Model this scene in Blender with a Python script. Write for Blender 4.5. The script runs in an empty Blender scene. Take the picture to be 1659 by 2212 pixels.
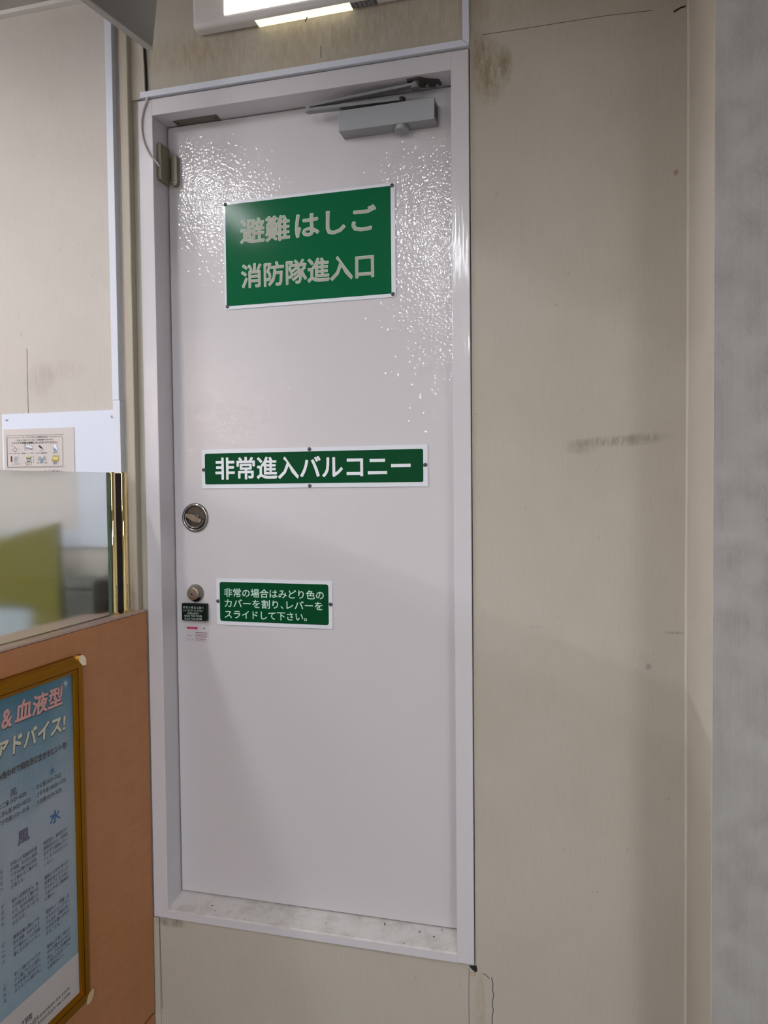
import bpy, bmesh, math, random
from mathutils import Vector, Matrix
random.seed(4)
SC = bpy.context.scene
COL = SC.collection
PI = math.pi

# ------------------------------------------------------------------ camera, world, exposure
cam = bpy.data.cameras.new('camera')
cam.sensor_fit = 'VERTICAL'; cam.sensor_height = 24.0
cam.lens = 24.0 * 1675.07 / 2212.0
cam.clip_start = 0.02
camo = bpy.data.objects.new('camera', cam); COL.objects.link(camo)
cr = Vector((0.96449413, 0.26391269, -0.01005797))
cu = Vector((0.00091451, 0.03474578, 0.99939577))
cf = Vector((-0.2641027, 0.96392055, -0.03327075))
camo.matrix_world = Matrix(((cr.x, cu.x, -cf.x, 0.0), (cr.y, cu.y, -cf.y, -1.674), (cr.z, cu.z, -cf.z, 1.5), (0, 0, 0, 1)))
SC.camera = camo
world = bpy.data.worlds.new('world'); SC.world = world; world.use_nodes = True
world.node_tree.nodes['Background'].inputs['Color'].default_value = (0.9, 0.95, 1.0, 1)
world.node_tree.nodes['Background'].inputs['Strength'].default_value = 0.05
SC.view_settings.view_transform = 'Standard'; SC.view_settings.look = 'None'
SC.view_settings.exposure = 0.0; SC.view_settings.gamma = 1.0
SC.view_settings.use_curve_mapping = False

# strength of the room's ceiling lights and added fill lights, by position: (x0, x1, y0, y1, strength)
CEIL = 2.70
LAMPS = [(-1.54, -1.46, -1.50, -0.86, 80.0),
         (-0.73, -0.65, -2.70, -1.42, 52.0),
         (-4.27, -4.17, -2.40, -1.10, 240.0),
         (-3.65, -3.55, -3.30, -2.00, 105.0),  # added fill for the pillar side, kept out of the door's reflection
         (-0.75, -0.65, -5.40, -4.10, 235.0),
         (0.90, 1.00, -3.80, -2.50, 120.0),  # added fill to brighten the wood partition
         (-4.27, -4.17, -6.60, -5.30, 130.0),
         (-2.08, -1.84, -0.82, -0.60, 22.0, .13)]  # added fill for the upper booth wall, its reflection falls outside the door
LAMP_LABEL = ['strip ceiling light above the partition, mirrored in the upper left of the door', 'strip ceiling light above the camera, mirrored in the upper right of the door',
              'long strip ceiling light far left over the booth', 'added strip fill light left behind the booth, out of view', 'strip ceiling light well behind the camera',
              'added strip fill light behind the camera to the right', 'strip ceiling light in the far left corner of the room', 'added square fill light close to the booth wall, out of view']
LAMP_COLOUR = (.965, .98, 1.01)
CY = SC.cycles
CY.max_bounces = 7; CY.diffuse_bounces = 3; CY.glossy_bounces = 4; CY.transmission_bounces = 6; CY.sample_clamp_indirect = 4.0

# ------------------------------------------------------------------ materials
MATS = {}
def mat(name, color=(.8, .8, .8), rough=.5, metal=0.0, spec=.5, coat=0.0, coat_rough=.03, emit=None, estr=0.0, bump=None, trans=0.0, ior=1.45, alpha=1.0, coat_only=False):
    m = bpy.data.materials.new(name); m.use_nodes = True
    nt = m.node_tree; b = nt.nodes['Principled BSDF']
    b.inputs['Base Color'].default_value = (*color, 1)
    b.inputs['Roughness'].default_value = rough; b.inputs['Metallic'].default_value = metal
    b.inputs['Specular IOR Level'].default_value = spec
    b.inputs['Coat Weight'].default_value = coat; b.inputs['Coat Roughness'].default_value = coat_rough
    b.inputs['Transmission Weight'].default_value = trans; b.inputs['IOR'].default_value = ior
    b.inputs['Alpha'].default_value = alpha
    if emit:
        b.inputs['Emission Color'].default_value = (*emit, 1); b.inputs['Emission Strength'].default_value = estr
    if bump:
        sc, dist, st = bump[:3]
        tc = nt.nodes.new('ShaderNodeTexCoord'); mp = nt.nodes.new('ShaderNodeMapping')
        if len(bump) > 3: mp.inputs['Scale'].default_value = bump[3]
        no = nt.nodes.new('ShaderNodeTexNoise'); no.inputs['Scale'].default_value = sc; no.inputs['Detail'].default_value = 0.6
        bp = nt.nodes.new('ShaderNodeBump'); bp.inputs['Distance'].default_value = dist; bp.inputs['Strength'].default_value = st
        nt.links.new(tc.outputs['Object'], mp.inputs['Vector']); nt.links.new(mp.outputs['Vector'], no.inputs['Vector'])
        nt.links.new(no.outputs['Fac'], bp.inputs['Height'])
        if not coat_only: nt.links.new(bp.outputs['Normal'], b.inputs['Normal'])
        if coat: nt.links.new(bp.outputs['Normal'], b.inputs['Coat Normal'])
    MATS[name] = m
    return m

class NT:
    """small helper around a node tree"""
    def __init__(s, m): s.nt = m.node_tree; s.b = s.nt.nodes['Principled BSDF']
    def n(s, t, **k):
        x = s.nt.nodes.new(t)
        for a, v in k.items(): setattr(x, a, v)
        return x
    def l(s, a, b): s.nt.links.new(a, b)
    def math(s, op, a, b=None, c=None):
        x = s.n('ShaderNodeMath', operation=op)
        for i, v in enumerate((a, b, c)):
            if v is None: continue
            if isinstance(v, (int, float)): x.inputs[i].default_value = v
            else: s.l(v, x.inputs[i])
        return x.outputs[0]
    def mixc(s, f, a, b):
        x = s.n('ShaderNodeMix', data_type='RGBA')
        if isinstance(f, (int, float)): x.inputs[0].default_value = f
        else: s.l(f, x.inputs[0])
        for i, v in ((6, a), (7, b)):
            if isinstance(v, tuple): x.inputs[i].default_value = (*v, 1)
            else: s.l(v, x.inputs[i])
        return x.outputs[2]
    def noise(s, vec, scale, detail=3, rough=.5):
        x = s.n('ShaderNodeTexNoise'); x.inputs['Scale'].default_value = scale; x.inputs['Detail'].default_value = detail; x.inputs['Roughness'].default_value = rough
        s.l(vec, x.inputs['Vector']); return x.outputs['Fac']
    def mapv(s, vec, scale):
        x = s.n('ShaderNodeMapping'); x.inputs['Scale'].default_value = scale; s.l(vec, x.inputs['Vector']); return x.outputs['Vector']
    def ramp(s, v, a, b):
        x = s.n('ShaderNodeMapRange'); x.inputs[1].default_value = a; x.inputs[2].default_value = b; s.l(v, x.inputs[0]); return x.outputs[0]

def wallpaper(name, base, dark, marks_or_shade=(), weave=True):
    """woven beige wallpaper: vertical weave relief, faint soiling, and marks (x, z, half width, half height, colour, strength), some painted in place of shade"""
    m = mat(name, base, rough=.78, spec=.25); t = NT(m)
    tc = t.n('ShaderNodeTexCoord').outputs['Object']
    sep = t.n('ShaderNodeSeparateXYZ'); t.l(tc, sep.inputs[0]); X, Y, Z = sep.outputs
    soil = t.noise(tc, 2.2, 4, .6)
    col = t.mixc(t.math('MULTIPLY', t.ramp(soil, .42, .78), .55), base, dark)
    weft = t.noise(t.mapv(tc, (420, 420, 26)), 1.0, 2)
    col = t.mixc(t.math('MULTIPLY', t.ramp(weft, .5, .85), .30), col, dark)
    spots = t.noise(tc, 80, 1)
    col = t.mixc(t.math('MULTIPLY', t.ramp(spots, .77, .82), .3), col, tuple(c * .45 for c in dark))
    for (mx, mz, hw, hh, mc, ms) in marks_or_shade:
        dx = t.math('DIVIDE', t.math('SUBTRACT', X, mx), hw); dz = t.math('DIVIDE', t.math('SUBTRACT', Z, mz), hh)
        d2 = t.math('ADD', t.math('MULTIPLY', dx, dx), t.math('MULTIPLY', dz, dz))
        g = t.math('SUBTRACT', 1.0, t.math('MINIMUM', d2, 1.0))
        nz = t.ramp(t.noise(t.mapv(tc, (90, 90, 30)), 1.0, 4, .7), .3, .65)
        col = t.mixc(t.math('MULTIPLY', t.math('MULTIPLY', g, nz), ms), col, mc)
    t.l(col, t.b.inputs['Base Color'])
    bp = t.n('ShaderNodeBump'); bp.inputs['Distance'].default_value = .0006; bp.inputs['Strength'].default_value = .55
    h = t.math('ADD', weft, t.math('MULTIPLY', t.noise(tc, 300, 2), .6))
    t.l(h, bp.inputs['Height']); t.l(bp.outputs['Normal'], t.b.inputs['Normal'])
    return m

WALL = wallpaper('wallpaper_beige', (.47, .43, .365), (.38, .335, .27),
    [(.035, 1.588, .105, .013, (.20, .18, .15), .75), (.10, 1.596, .06, .010, (.20, .18, .15), .6), (-.03, 1.578, .04, .018, (.22, .19, .16), .6),
     (.155, 1.1935, .025, .0035, (.18, .16, .14), 1.0), (.103, 1.121, .008, .009, (.22, .2, .17), .9), (-.13, 1.195, .02, .002, (.2, .18, .15), .8),
     (-.218, 2.375, .045, .075, (.23, .165, .09), .95), (-.235, 2.42, .03, .06, (.25, .18, .1), .8), (-.185, 2.385, .018, .05, (.22, .16, .09), .8),
     (-1.02, .425, .045, .016, (.16, .13, .1), .9), (-.25, .35, .016, .09, (.33, .27, .17), .7), (.155, 2.124, .006, .008, (.28, .15, .08), .9),
     (-.93, 2.53, .12, .05, (.36, .28, .17), .5), (-.60, 2.52, .55, .10, (.34, .265, .175), .75), (.05, 2.62, .45, .22, (.36, .29, .21), .6)])  # broad brown patches painted in to darken the upper wall, standing in for shade
WALL2 = wallpaper('wallpaper_booth', (.555, .505, .465), (.44, .395, .35),
    [(-1.36, 1.78, .05, .05, (.36, .31, .26), .6), (-1.30, 1.80, .09, .03, (.4, .35, .3), .5)])
# cool grey herringbone paper of the pillar
HERR = mat('wallpaper_herringbone', (.45, .435, .42), rough=.8, spec=.25)
t = NT(HERR); tc = t.n('ShaderNodeTexCoord').outputs['Object']; sep = t.n('ShaderNodeSeparateXYZ'); t.l(tc, sep.inputs[0])
pp = t.math('PINGPONG', t.math('ADD', sep.outputs[0], 5.0), .0065)
ph = t.math('MULTIPLY', t.math('ADD', t.math('MULTIPLY', pp, 1.6), sep.outputs[2]), 2 * PI / .0032)
hh = t.math('SINE', ph); nn = t.noise(tc, 20, 3)
bp = t.n('ShaderNodeBump'); bp.inputs['Distance'].default_value = .00035; bp.inputs['Strength'].default_value = .7
t.l(t.math('MULTIPLY', hh, t.ramp(nn, .35, .65)), bp.inputs['Height']); t.l(bp.outputs['Normal'], t.b.inputs['Normal'])
t.l(t.mixc(t.math('MULTIPLY', t.ramp(nn, .3, .8), .4), (.335, .325, .31), (.29, .275, .255)), t.b.inputs['Base Color'])
PILLAR_SIDE = wallpaper('wallpaper_pillar_side', (.60, .545, .47), (.48, .43, .36))  # paler than the wall's paper, standing in for light from the left

PAINT = mat('door_paint', (.60, .57, .588), rough=.42, spec=.4, coat=.8, coat_rough=.03, bump=(158, .00105, .8), coat_only=True)
FRAME = mat('frame_paint', (.61, .585, .61), rough=.36, spec=.4, coat=.45, coat_rough=.10, bump=(150, .0004, .6, (1, 1, .12)), coat_only=True)
SILL = mat('sill_paint', (.60, .57, .545), rough=.5, spec=.4)
t = NT(SILL); tc = t.n('ShaderNodeTexCoord').outputs['Object']
c = t.mixc(t.math('MULTIPLY', t.ramp(t.noise(tc, 26, 6, .7), .45, .72), .7), (.61, .58, .56), (.40, .36, .31))
c = t.mixc(t.ramp(t.noise(tc, 75, 1), .76, .79), c, (.10, .09, .08)); t.l(c, t.b.inputs['Base Color'])
DUCT = mat('white_plastic', (.66, .68, .76), rough=.35, spec=.4)
BOARD = mat('white_board', (.655, .685, .79), rough=.35, spec=.4)
TRIMB = mat('beige_trim', (.40, .36, .28), rough=.5)
TRIMT = mat('tan_trim', (.44, .37, .30), rough=.55)
BLACK = mat('dark_gap', (.015, .013, .012), rough=.9)
STEEL = mat('brushed_steel', (.33, .315, .30), rough=.22, metal=1.0, bump=(300, .0002, .2, (1, 1, .05)))
DULL = mat('dull_steel', (.33, .31, .28), rough=.36, metal=1.0)
NICKEL = mat('old_nickel', (.36, .325, .27), rough=.27, metal=1.0)
DARKM = mat('dark_metal', (.06, .055, .05), rough=.45, metal=.6)
ALU = mat('closer_grey', (.33, .335, .35), rough=.42, metal=.55, bump=(900, .0002, .1))
ALUD = mat('arm_grey', (.26, .26, .27), rough=.4, metal=.6)
OLIVE = mat('sensor_olive', (.20, .185, .125), rough=.4)
CABLE = mat('cable_white', (.60, .55, .54), rough=.4)
GREEN = mat('sign_green', (.0, .105, .038), rough=.5, spec=.05, coat=.20, coat_rough=.14)
GREEND = mat('sign_dark_green', (.0005, .056, .018), rough=.5, spec=.08, coat=.12, coat_rough=.06)
SIGNW = mat('sign_white', (.72, .74, .80), rough=.3, coat=.3)
SILVER = mat('letter_silver', (.40, .375, .32), rough=.5)
PALEG = mat('letter_edge', (.45, .68, .52), rough=.45)
LETW = mat('letter_white', (.78, .80, .84), rough=.4)
LETG = mat('letter_pale_green', (.56, .76, .66), rough=.4)
SCREW = mat('screw_dark', (.12, .12, .13), rough=.4, metal=.8)
SCREWL = mat('screw_light', (.55, .56, .60), rough=.35, metal=.6)
COVER = mat('cover_black_green', (.004, .009, .007), rough=.4, spec=.15, coat=.1)
LETC = mat('cover_letter', (.50, .60, .57), rough=.5)
NOTEP = mat('note_paper', (.56, .53, .55), rough=.5)
RED = mat('print_red', (.50, .02, .09), rough=.5)
REDT = mat('print_red_text', (.42, .16, .18), rough=.6)
INK = mat('print_ink', (.05, .04, .045), rough=.6)
GREYL = mat('print_grey', (.33, .33, .35), rough=.6)
WOOD = mat('partition_laminate', (.45, .19, .08), rough=.42, spec=.3)
t = NT(WOOD); tc = t.n('ShaderNodeTexCoord').outputs['Object']
g1 = t.noise(t.mapv(tc, (1, 9, 60)), 1.0, 5, .6); g2 = t.noise(t.mapv(tc, (1, 40, 5)), 1.0, 3, .5); g3 = t.noise(t.mapv(tc, (1, 25, 210)), 1.0, 3, .6)
c = t.mixc(t.ramp(g1, .3, .75), (.46, .200, .082), (.40, .170, .068))
c = t.mixc(t.math('MULTIPLY', t.ramp(g2, .4, .8), .35), c, (.50, .23, .10)); c = t.mixc(t.math('MULTIPLY', t.ramp(g3, .55, .8), .4), c, (.32, .13, .05))
t.l(c, t.b.inputs['Base Color'])
CAPM = mat('partition_cap', (.44, .31, .25), rough=.3, spec=.5)
BRASS = mat('polished_brass', (.83, .66, .33), rough=.045, metal=1.0)
GLASS_S = mat('glass_smooth', (.88, .91, .89), rough=.0, trans=1.0, ior=1.22)
GLASS_R = mat('glass_etched', (.88, .91, .89), rough=.29, trans=1.0, ior=1.22)
GLASS_E = mat('glass_edge', (.10, .18, .12), rough=.1, coat=.5)
GOLD = mat('gold_anodised', (.29, .125, .005), rough=.45, metal=1.0)
GOLDH = mat('gold_bright', (.85, .74, .50), rough=.16, metal=.9)
POSTER = mat('poster_print', (.25, .42, .5), rough=.4, spec=.25, coat=.15, coat_rough=.05)
t = NT(POSTER); tc = t.n('ShaderNodeTexCoord').outputs['Generated']; sep = t.n('ShaderNodeSeparateXYZ'); t.l(tc, sep.inputs[0])
z = sep.outputs[2]; nz = t.math('MULTIPLY', t.math('SUBTRACT', t.noise(t.mapv(tc, (1, 2.5, 1.6)), 2.2, 4), .5), .28)
zz = t.math('ADD', z, nz)
c = t.mixc(t.ramp(zz, .62, 1.0), (.30, .355, .40), (.048, .175, .255))
c = t.mixc(t.ramp(zz, .42, .05), c, (.22, .33, .41))
t.l(c, t.b.inputs['Base Color'])
PWHITE = mat('poster_white', (.50, .475, .46), rough=.4, spec=.25)
PPINK = mat('poster_pink', (.62, .33, .30), rough=.4)
PCREAM = mat('poster_cream', (.60, .56, .42), rough=.4)
PSHAD = mat('poster_shadow_ink', (.03, .07, .09), rough=.5)
PBLUE = mat('poster_blue', (.03, .12, .32), rough=.4)
PPUR = mat('poster_purple', (.10, .095, .17), rough=.4)
PSTREAK = mat('poster_streak', (.20, .33, .41), rough=.4)
PLINE = mat('poster_line', (.16, .25, .34), rough=.4)
PGLOW = mat('poster_glow', (.52, .60, .64), rough=.4)
EXITW = mat('exit_casing', (.66, .63, .62), rough=.4)
EXITG = mat('exit_panel_lit', (.9, .9, .85), rough=.4, emit=(1.0, 1.0, .90), estr=3.2)
EXITY = mat('exit_slot_lit', (.9, .9, .7), rough=.4, emit=(1.0, .97, .66), estr=1.25)
LABELG = mat('exit_label', (.10, .10, .095), rough=.6)
PANELG = mat('hanging_panel_grey', (.14, .128, .12), rough=.5)
PANELE = mat('hanging_panel_edge', (.36, .33, .31), rough=.5)
CEILM = mat('ceiling_board', (.40, .375, .36), rough=.85, spec=.2)
CROWN = mat('crown_white', (.66, .63, .60), rough=.6)
FLOORM = mat('floor_vinyl', (.27, .26, .25), rough=.45, bump=(40, .0004, .2))
ROOMW = mat('room_wall', (.52, .52, .52), rough=.8, spec=.2)
LAMPH = mat('lamp_housing', (.7, .7, .7), rough=.5)
LIME = mat('lime_plastic', (.12, .108, .0), rough=.5)
BAG = mat('bag_grey_blue', (.30, .36, .40), rough=.6)
PAPER = mat('notice_paper', (.57, .52, .50), rough=.35, coat=.6, coat_rough=.05, bump=(14, .004, .35, (4, 1, .8)))
GOLDP = mat('print_gold', (.42, .29, .05), rough=.5)
SILVP = mat('print_silver', (.40, .42, .45), rough=.5)
MAROON = mat('print_maroon', (.16, .03, .04), rough=.5)
CREAMP = mat('print_cream', (.55, .52, .25), rough=.5)
CUPG = mat('print_cup_green', (.14, .17, .10), rough=.5)
BLUEP = mat('print_blue', (.16, .26, .38), rough=.5)
LINEP = mat('print_brown_line', (.16, .12, .11), rough=.6)

# ------------------------------------------------------------------ object helpers
def setp(o, label=None, cat=None, group=None, kind=None):
    if label: o['label'] = label
    if cat: o['category'] = cat
    if group: o['group'] = group
    if kind: o['kind'] = kind
    return o
def origin(parent):
    v = Vector((0, 0, 0))
    while parent is not None:
        v += parent.location; parent = parent.parent
    return v
def link(name, me, parent=None, loc=None):
    o = bpy.data.objects.new(name, me); COL.objects.link(o)
    if parent is not None: o.parent = parent
    if loc is not None: o.location = loc
    return o
def mesh(name, bm, m, parent=None, smooth=False, base=None):
    """bm holds world coordinates; the object keeps its parent's origin (or base when top-level)"""
    off = origin(parent) if parent is not None else Vector(base or (0, 0, 0))
    bmesh.ops.translate(bm, verts=bm.verts, vec=-off)
    bmesh.ops.recalc_face_normals(bm, faces=bm.faces)
    me = bpy.data.meshes.new(name); bm.to_mesh(me); bm.free()
    for x in (m if isinstance(m, (list, tuple)) else [m]): me.materials.append(x)
    if smooth:
        for p in me.polygons: p.use_smooth = True
    o = link(name, me, parent)
    if parent is None: o.location = off
    return o
def thing(name, label, cat, loc, group=None, kind=None):
    o = link(name, None, None, Vector(loc)); o.empty_display_size = .02
    return setp(o, label, cat, group, kind)
def struct(name, bm, m, parent=None, label=None, smooth=False):
    o = mesh(name, bm, m, parent, smooth)
    if parent is None: setp(o, label, None, None, 'structure')
    return o
def B(): return bmesh.new()
def box(bm, x0, x1, y0, y1, z0, z1, bev=0.0, seg=2):
    r = bmesh.ops.create_cube(bm, size=1.0); vs = r['verts']
    for v in vs:
        v.co = Vector(((x0 + x1) / 2 + v.co.x * (x1 - x0), (y0 + y1) / 2 + v.co.y * (y1 - y0), (z0 + z1) / 2 + v.co.z * (z1 - z0)))
    if bev:
        es = {e for v in vs for e in v.link_edges}
        bmesh.ops.bevel(bm, geom=list(es), offset=bev, segments=seg, profile=.5, affect='EDGES')
    return bm
def extrude_poly(bm, pts, vec):
    """pts: 3D outline; vec: thickness vector"""
    vs = [bm.verts.new(p) for p in pts]; f = bm.faces.new(vs)
    r = bmesh.ops.extrude_face_region(bm, geom=[f])
    bmesh.ops.translate(bm, verts=[g for g in r['geom'] if isinstance(g, bmesh.types.BMVert)], vec=vec)
    return bm
def rrect(x0, x1, z0, z1, r, n=6):
    pts = []
    for cx, cz, a0 in ((x1 - r, z1 - r, 0), (x0 + r, z1 - r, 90), (x0 + r, z0 + r, 180), (x1 - r, z0 + r, 270)):
        for i in range(n + 1):
            a = math.radians(a0 + 90 * i / n); pts.append((cx + r * math.cos(a), cz + r * math.sin(a)))
    return pts
def plate(bm, x0, x1, z0, z1, r, y0, y1):
    """rounded plate lying parallel to the door, back at y1, front at y0"""
    return extrude_poly(bm, [(a, y1, b) for a, b in rrect(x0, x1, z0, z1, r)], Vector((0, y0 - y1, 0)))
def lathe(bm, prof, c, axis, n=40, close=False):
    """prof: (radius, height along axis) list"""
    axis = Vector(axis).normalized(); u = axis.orthogonal().normalized(); w = axis.cross(u); c = Vector(c)
    rings = []
    for r, h in prof:
        rings.append([bm.verts.new(c + axis * h + (u * math.cos(2 * PI * i / n) + w * math.sin(2 * PI * i / n)) * r) for i in range(n)])
    for a, b in zip(rings, rings[1:]):
        for i in range(n): bm.faces.new((a[i], a[(i + 1) % n], b[(i + 1) % n], b[i]))
    if prof[0][0] > 0: bm.faces.new(rings[0][::-1])
    if prof[-1][0] > 0: bm.faces.new(rings[-1])
    return bm
def tube(bm, pts, r, n=10):
    pts = [Vector(p) for p in pts]; rings = []
    for i, p in enumerate(pts):
        d = (pts[min(i + 1, len(pts) - 1)] - pts[max(i - 1, 0)]).normalized()
        ref = Vector((0, 1, 0)) if abs(d.y) < .9 else Vector((1, 0, 0))
        u = d.cross(ref).normalized(); w = d.cross(u)
        rings.append([bm.verts.new(p + (u * math.cos(2 * PI * k / n) + w * math.sin(2 * PI * k / n)) * r) for k in range(n)])
    for a, b in zip(rings, rings[1:]):
        for k in range(n): bm.faces.new((a[k], a[(k + 1) % n], b[(k + 1) % n], b[k]))
    bm.faces.new(rings[0][::-1]); bm.faces.new(rings[-1])
    return bm
def spline(pts, n=8):
    P = [Vector(p) for p in pts]; P = [P[0] * 2 - P[1]] + P + [P[-1] * 2 - P[-2]]; out = []
    for i in range(1, len(P) - 2):
        for k in range(n):
            s = k / n; a, b, c, d = P[i - 1:i + 3]
            out.append(.5 * ((2 * b) + (c - a) * s + (2 * a - 5 * b + 4 * c - d) * s * s + (3 * b - a - 3 * c + d) * s ** 3))
    return out + [P[-2]]

# lettering: flat glyph outlines turned into a thin mesh
def glyphs(s, bold=0.0, shear=0.0, res=2):
    """outline glyphs as flat faces; weight is added by laying shifted copies over each other"""
    c = bpy.data.curves.new('glyph', 'FONT'); c.body = s; c.size = 1; c.resolution_u = res; c.shear = shear; c.extrude = 0
    o = bpy.data.objects.new('glyph', c); COL.objects.link(o)
    dg = bpy.context.evaluated_depsgraph_get()
    src = bpy.data.meshes.new_from_object(o.evaluated_get(dg))
    bpy.data.objects.remove(o); bpy.data.curves.remove(c)
    vs = [v.co.copy() for v in src.vertices]; fs = [list(p.vertices) for p in src.polygons]
    n = 0 if bold <= 0 else (4 if bold < .012 else 8)
    shifts = [(0, 0)] if not n else [(bold * math.cos(2 * PI * (k + .5) / n), bold * math.sin(2 * PI * (k + .5) / n)) for k in range(n)]
    V, F, layer = [], [], 0
    for dx, dy in shifts:
        b0 = len(V); V += [(v.x + dx, v.y + dy, layer) for v in vs]; layer += 1; F += [[i + b0 for i in f] for f in fs]
    me = bpy.data.meshes.new('glyph'); me.from_pydata(V, [], F); bpy.data.meshes.remove(src)
    return me
def lettering(s, u0, u1, v, em, m, parent, plane='door', depth=.06, offset=.015, name='lettering', shear=0.0, sc=None, fit=True, align='L', embold=0.0):
    """text on a plane: u is world x ('door', facing -y) or world y ('side', facing +x); v is the baseline height"""
    me = glyphs(s, offset, shear)
    xs = [p.co.x for p in me.vertices]
    if not xs: return None
    a, b = min(xs), max(xs)
    if fit: k = (u1 - u0) / (b - a)
    else: k = em if sc is None else em * sc
    if not fit and align == 'R': u0 = u1 - k * (b - a)
    if not fit and align == 'C': u0 = (u0 + u1) / 2 - k * (b - a) / 2
    off = origin(parent)
    for p in me.vertices:
        uu = u0 + (p.co.x - a) * k; vv = v + p.co.y * em
        lift = p.co.z * 3e-5
        w = Vector((uu, depth - lift, vv)) if plane == 'door' else Vector((depth + lift, uu, vv))
        p.co = w - off
    if plane != 'door' or True:
        me.update()
    me.name = name; me.materials.clear(); me.materials.append(m)
    return link(name, me, parent)
def flat(pts, depth, m, parent, name, plane='door', smooth=False):
    """a flat printed shape; pts (u, v)"""
    bm = B(); vs = [bm.verts.new((u, depth, v) if plane == 'door' else (depth, u, v)) for u, v in pts]; bm.faces.new(vs)
    return mesh(name, bm, m, parent)
def line_loop(pts, w, depth, m, parent, name, plane='door', closed=True):
    """a printed line as a thin ribbon"""
    bm = B(); n = len(pts); rng = range(n if closed else n - 1)
    for i in rng:
        a = Vector(pts[i]); b = Vector(pts[(i + 1) % n]); d = (b - a).normalized(); s = Vector((-d.y, d.x)) * w / 2; e = d * w / 2
        q = [a - s - e, b - s + e, b + s + e, a + s - e]
        bm.faces.new([bm.verts.new((p.x, depth, p.y) if plane == 'door' else (depth, p.x, p.y)) for p in q])
    return mesh(name, bm, m, parent)

# ------------------------------------------------------------------ the room
FL, FR, FB, FT = -1.0622, -.2620, .4365, 2.4297      # door frame, outer
IL, IR, IB, IT = -1.0235, -.3005, .4575, 2.3915      # door frame, inner
LY = .065                                            # face of the door leaf
WY = .006                                            # face of the wall round the door
g = .0019
bm = B()
box(bm, -1.112, FL - g, WY, .16, 0, CEIL); box(bm, FR + g, 1.6, WY, .16, 0, CEIL)
box(bm, FL - g, FR + g, WY, .16, 0, FB - g); box(bm, FL - g, FR + g, WY, .16, FT + g, CEIL)
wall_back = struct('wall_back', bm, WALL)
bm = B(); box(bm, -6.0, -1.112, WY, .16, 0, CEIL); struct('wall_booth', bm, WALL2)
bm = B(); box(bm, -6.1, 1.7, -8.1, .2, -.1, 0); struct('floor', bm, FLOORM)
bm = B(); box(bm, -6.1, 1.7, -8.1, .2, CEIL, CEIL + .1); struct('ceiling', bm, CEILM)
bm = B(); box(bm, -6.1, -6.0, -8.0, .16, 0, CEIL); struct('wall_left', bm, ROOMW)
bm = B(); box(bm, 1.6, 1.7, -8.0, .16, 0, CEIL); struct('wall_right', bm, ROOMW)
bm = B(); box(bm, -6.1, 1.7, -8.1, -8.0, 0, CEIL); struct('wall_front', bm, ROOMW)
# pillar at the right: front in grey herringbone paper, side in beige paper lightened as if lit from the left, a caulked bead in the corner
bm = B(); box(bm, .1795, 1.6, -.347, WY, 0, CEIL)
pil = struct('wall_pillar', bm, [HERR, PILLAR_SIDE])
for p in pil.data.polygons:
    if abs(p.normal.x) > .5: p.material_index = 1
bm = B(); tube(bm, spline([(.1785 + random.uniform(-.0012, .0012), WY - .0005, zz) for zz in [i * .3 for i in range(10)]], 4), .0042, 8)
o = mesh('corner_bead', bm, PILLAR_SIDE, pil, True)
bm = B(); box(bm, .1788, .1797, -.343, -.3455, .2, 2.69); mesh('edge_strip', bm, PILLAR_SIDE, pil)
# crown trim along the ceiling of the booth wall
bm = B(); box(bm, -6.0, -1.15, -.012, WY, CEIL - .010, CEIL); struct('trim_1', bm, CROWN)
# stepped vertical trim left of the door, and the lifted strip of wallpaper beside it
bm = B(); box(bm, -1.1105, -1.094, -.002, WY, 0, CEIL, .0015)
tr = struct('trim_2', bm, TRIMT)
bm = B(); box(bm, -1.094, -1.0785, -.016, WY, 0, CEIL, .002); mesh('post', bm, TRIMB, tr)
bm = B(); extrude_poly(bm, [(-1.0785, .003, FT + .004), (-1.0405, .003, FT + .004), (-1.0435, .000, 2.56), (-1.046, .0, CEIL), (-1.0785, .003, CEIL)], Vector((0, -.004, 0)))
mesh('paper_strip', bm, WALL, wall_back)
bm = B(); extrude_poly(bm, [(-1.0395, .0045, FT + .02), (-1.0365, .0045, FT + .03), (-1.040, .0045, 2.57), (-1.0435, .0045, 2.57)], Vector((0, -.002, 0)))
mesh('paper_gap', bm, BLACK, wall_back)
bm = B(); box(bm, -1.066, -1.0505, .002, WY, 0, FB - .004); mesh('paper_strip', bm, WALL, wall_back)
# cracks, a chipped corner and small scratches of the wall round the door
def crack(pts, w):
    bm = B(); tube(bm, [(x, WY - .0001, zz) for x, zz in pts], w, 5); mesh('crack', bm, BLACK, wall_back)
crack([(-.2436, .4182), (-.236, .415), (-.229, .408)], .0006)
crack([(-.2245, .412), (-.2212, .398), (-.2222, .383), (-.2200, .372), (-.2235, .355), (-.2210, .338), (-.2240, .32), (-.2230, .30)], .0008)
crack([(-.2745, .425), (-.2752, .36), (-.2755, .24)], .0005)
crack([(-1.0502, .43), (-1.0500, .34), (-1.0485, .30), (-1.0482, .2)], .0005)
crack([(-.5964, 2.491), (-.5967, 2.464)], .0006)
crack([(-.235, 2.4571), (-.14, 2.456), (-.05, 2.4555), (.02, 2.455), (.11, 2.4502)], .0005)
crack([(.150, 2.441), (.163, 2.4465), (.172, 2.448)], .0018)
bm = B(); tube(bm, spline([(-.6265, .001, 2.562), (-.6262, -.002, 2.553), (-.6300, -.003, 2.545)], 5), .0012, 6); mesh('wire_end', bm, BLACK, wall_back)
crack([(-1.40, 1.86), (-1.4005, 1.78), (-1.4003, 1.696)], .0006)
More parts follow.
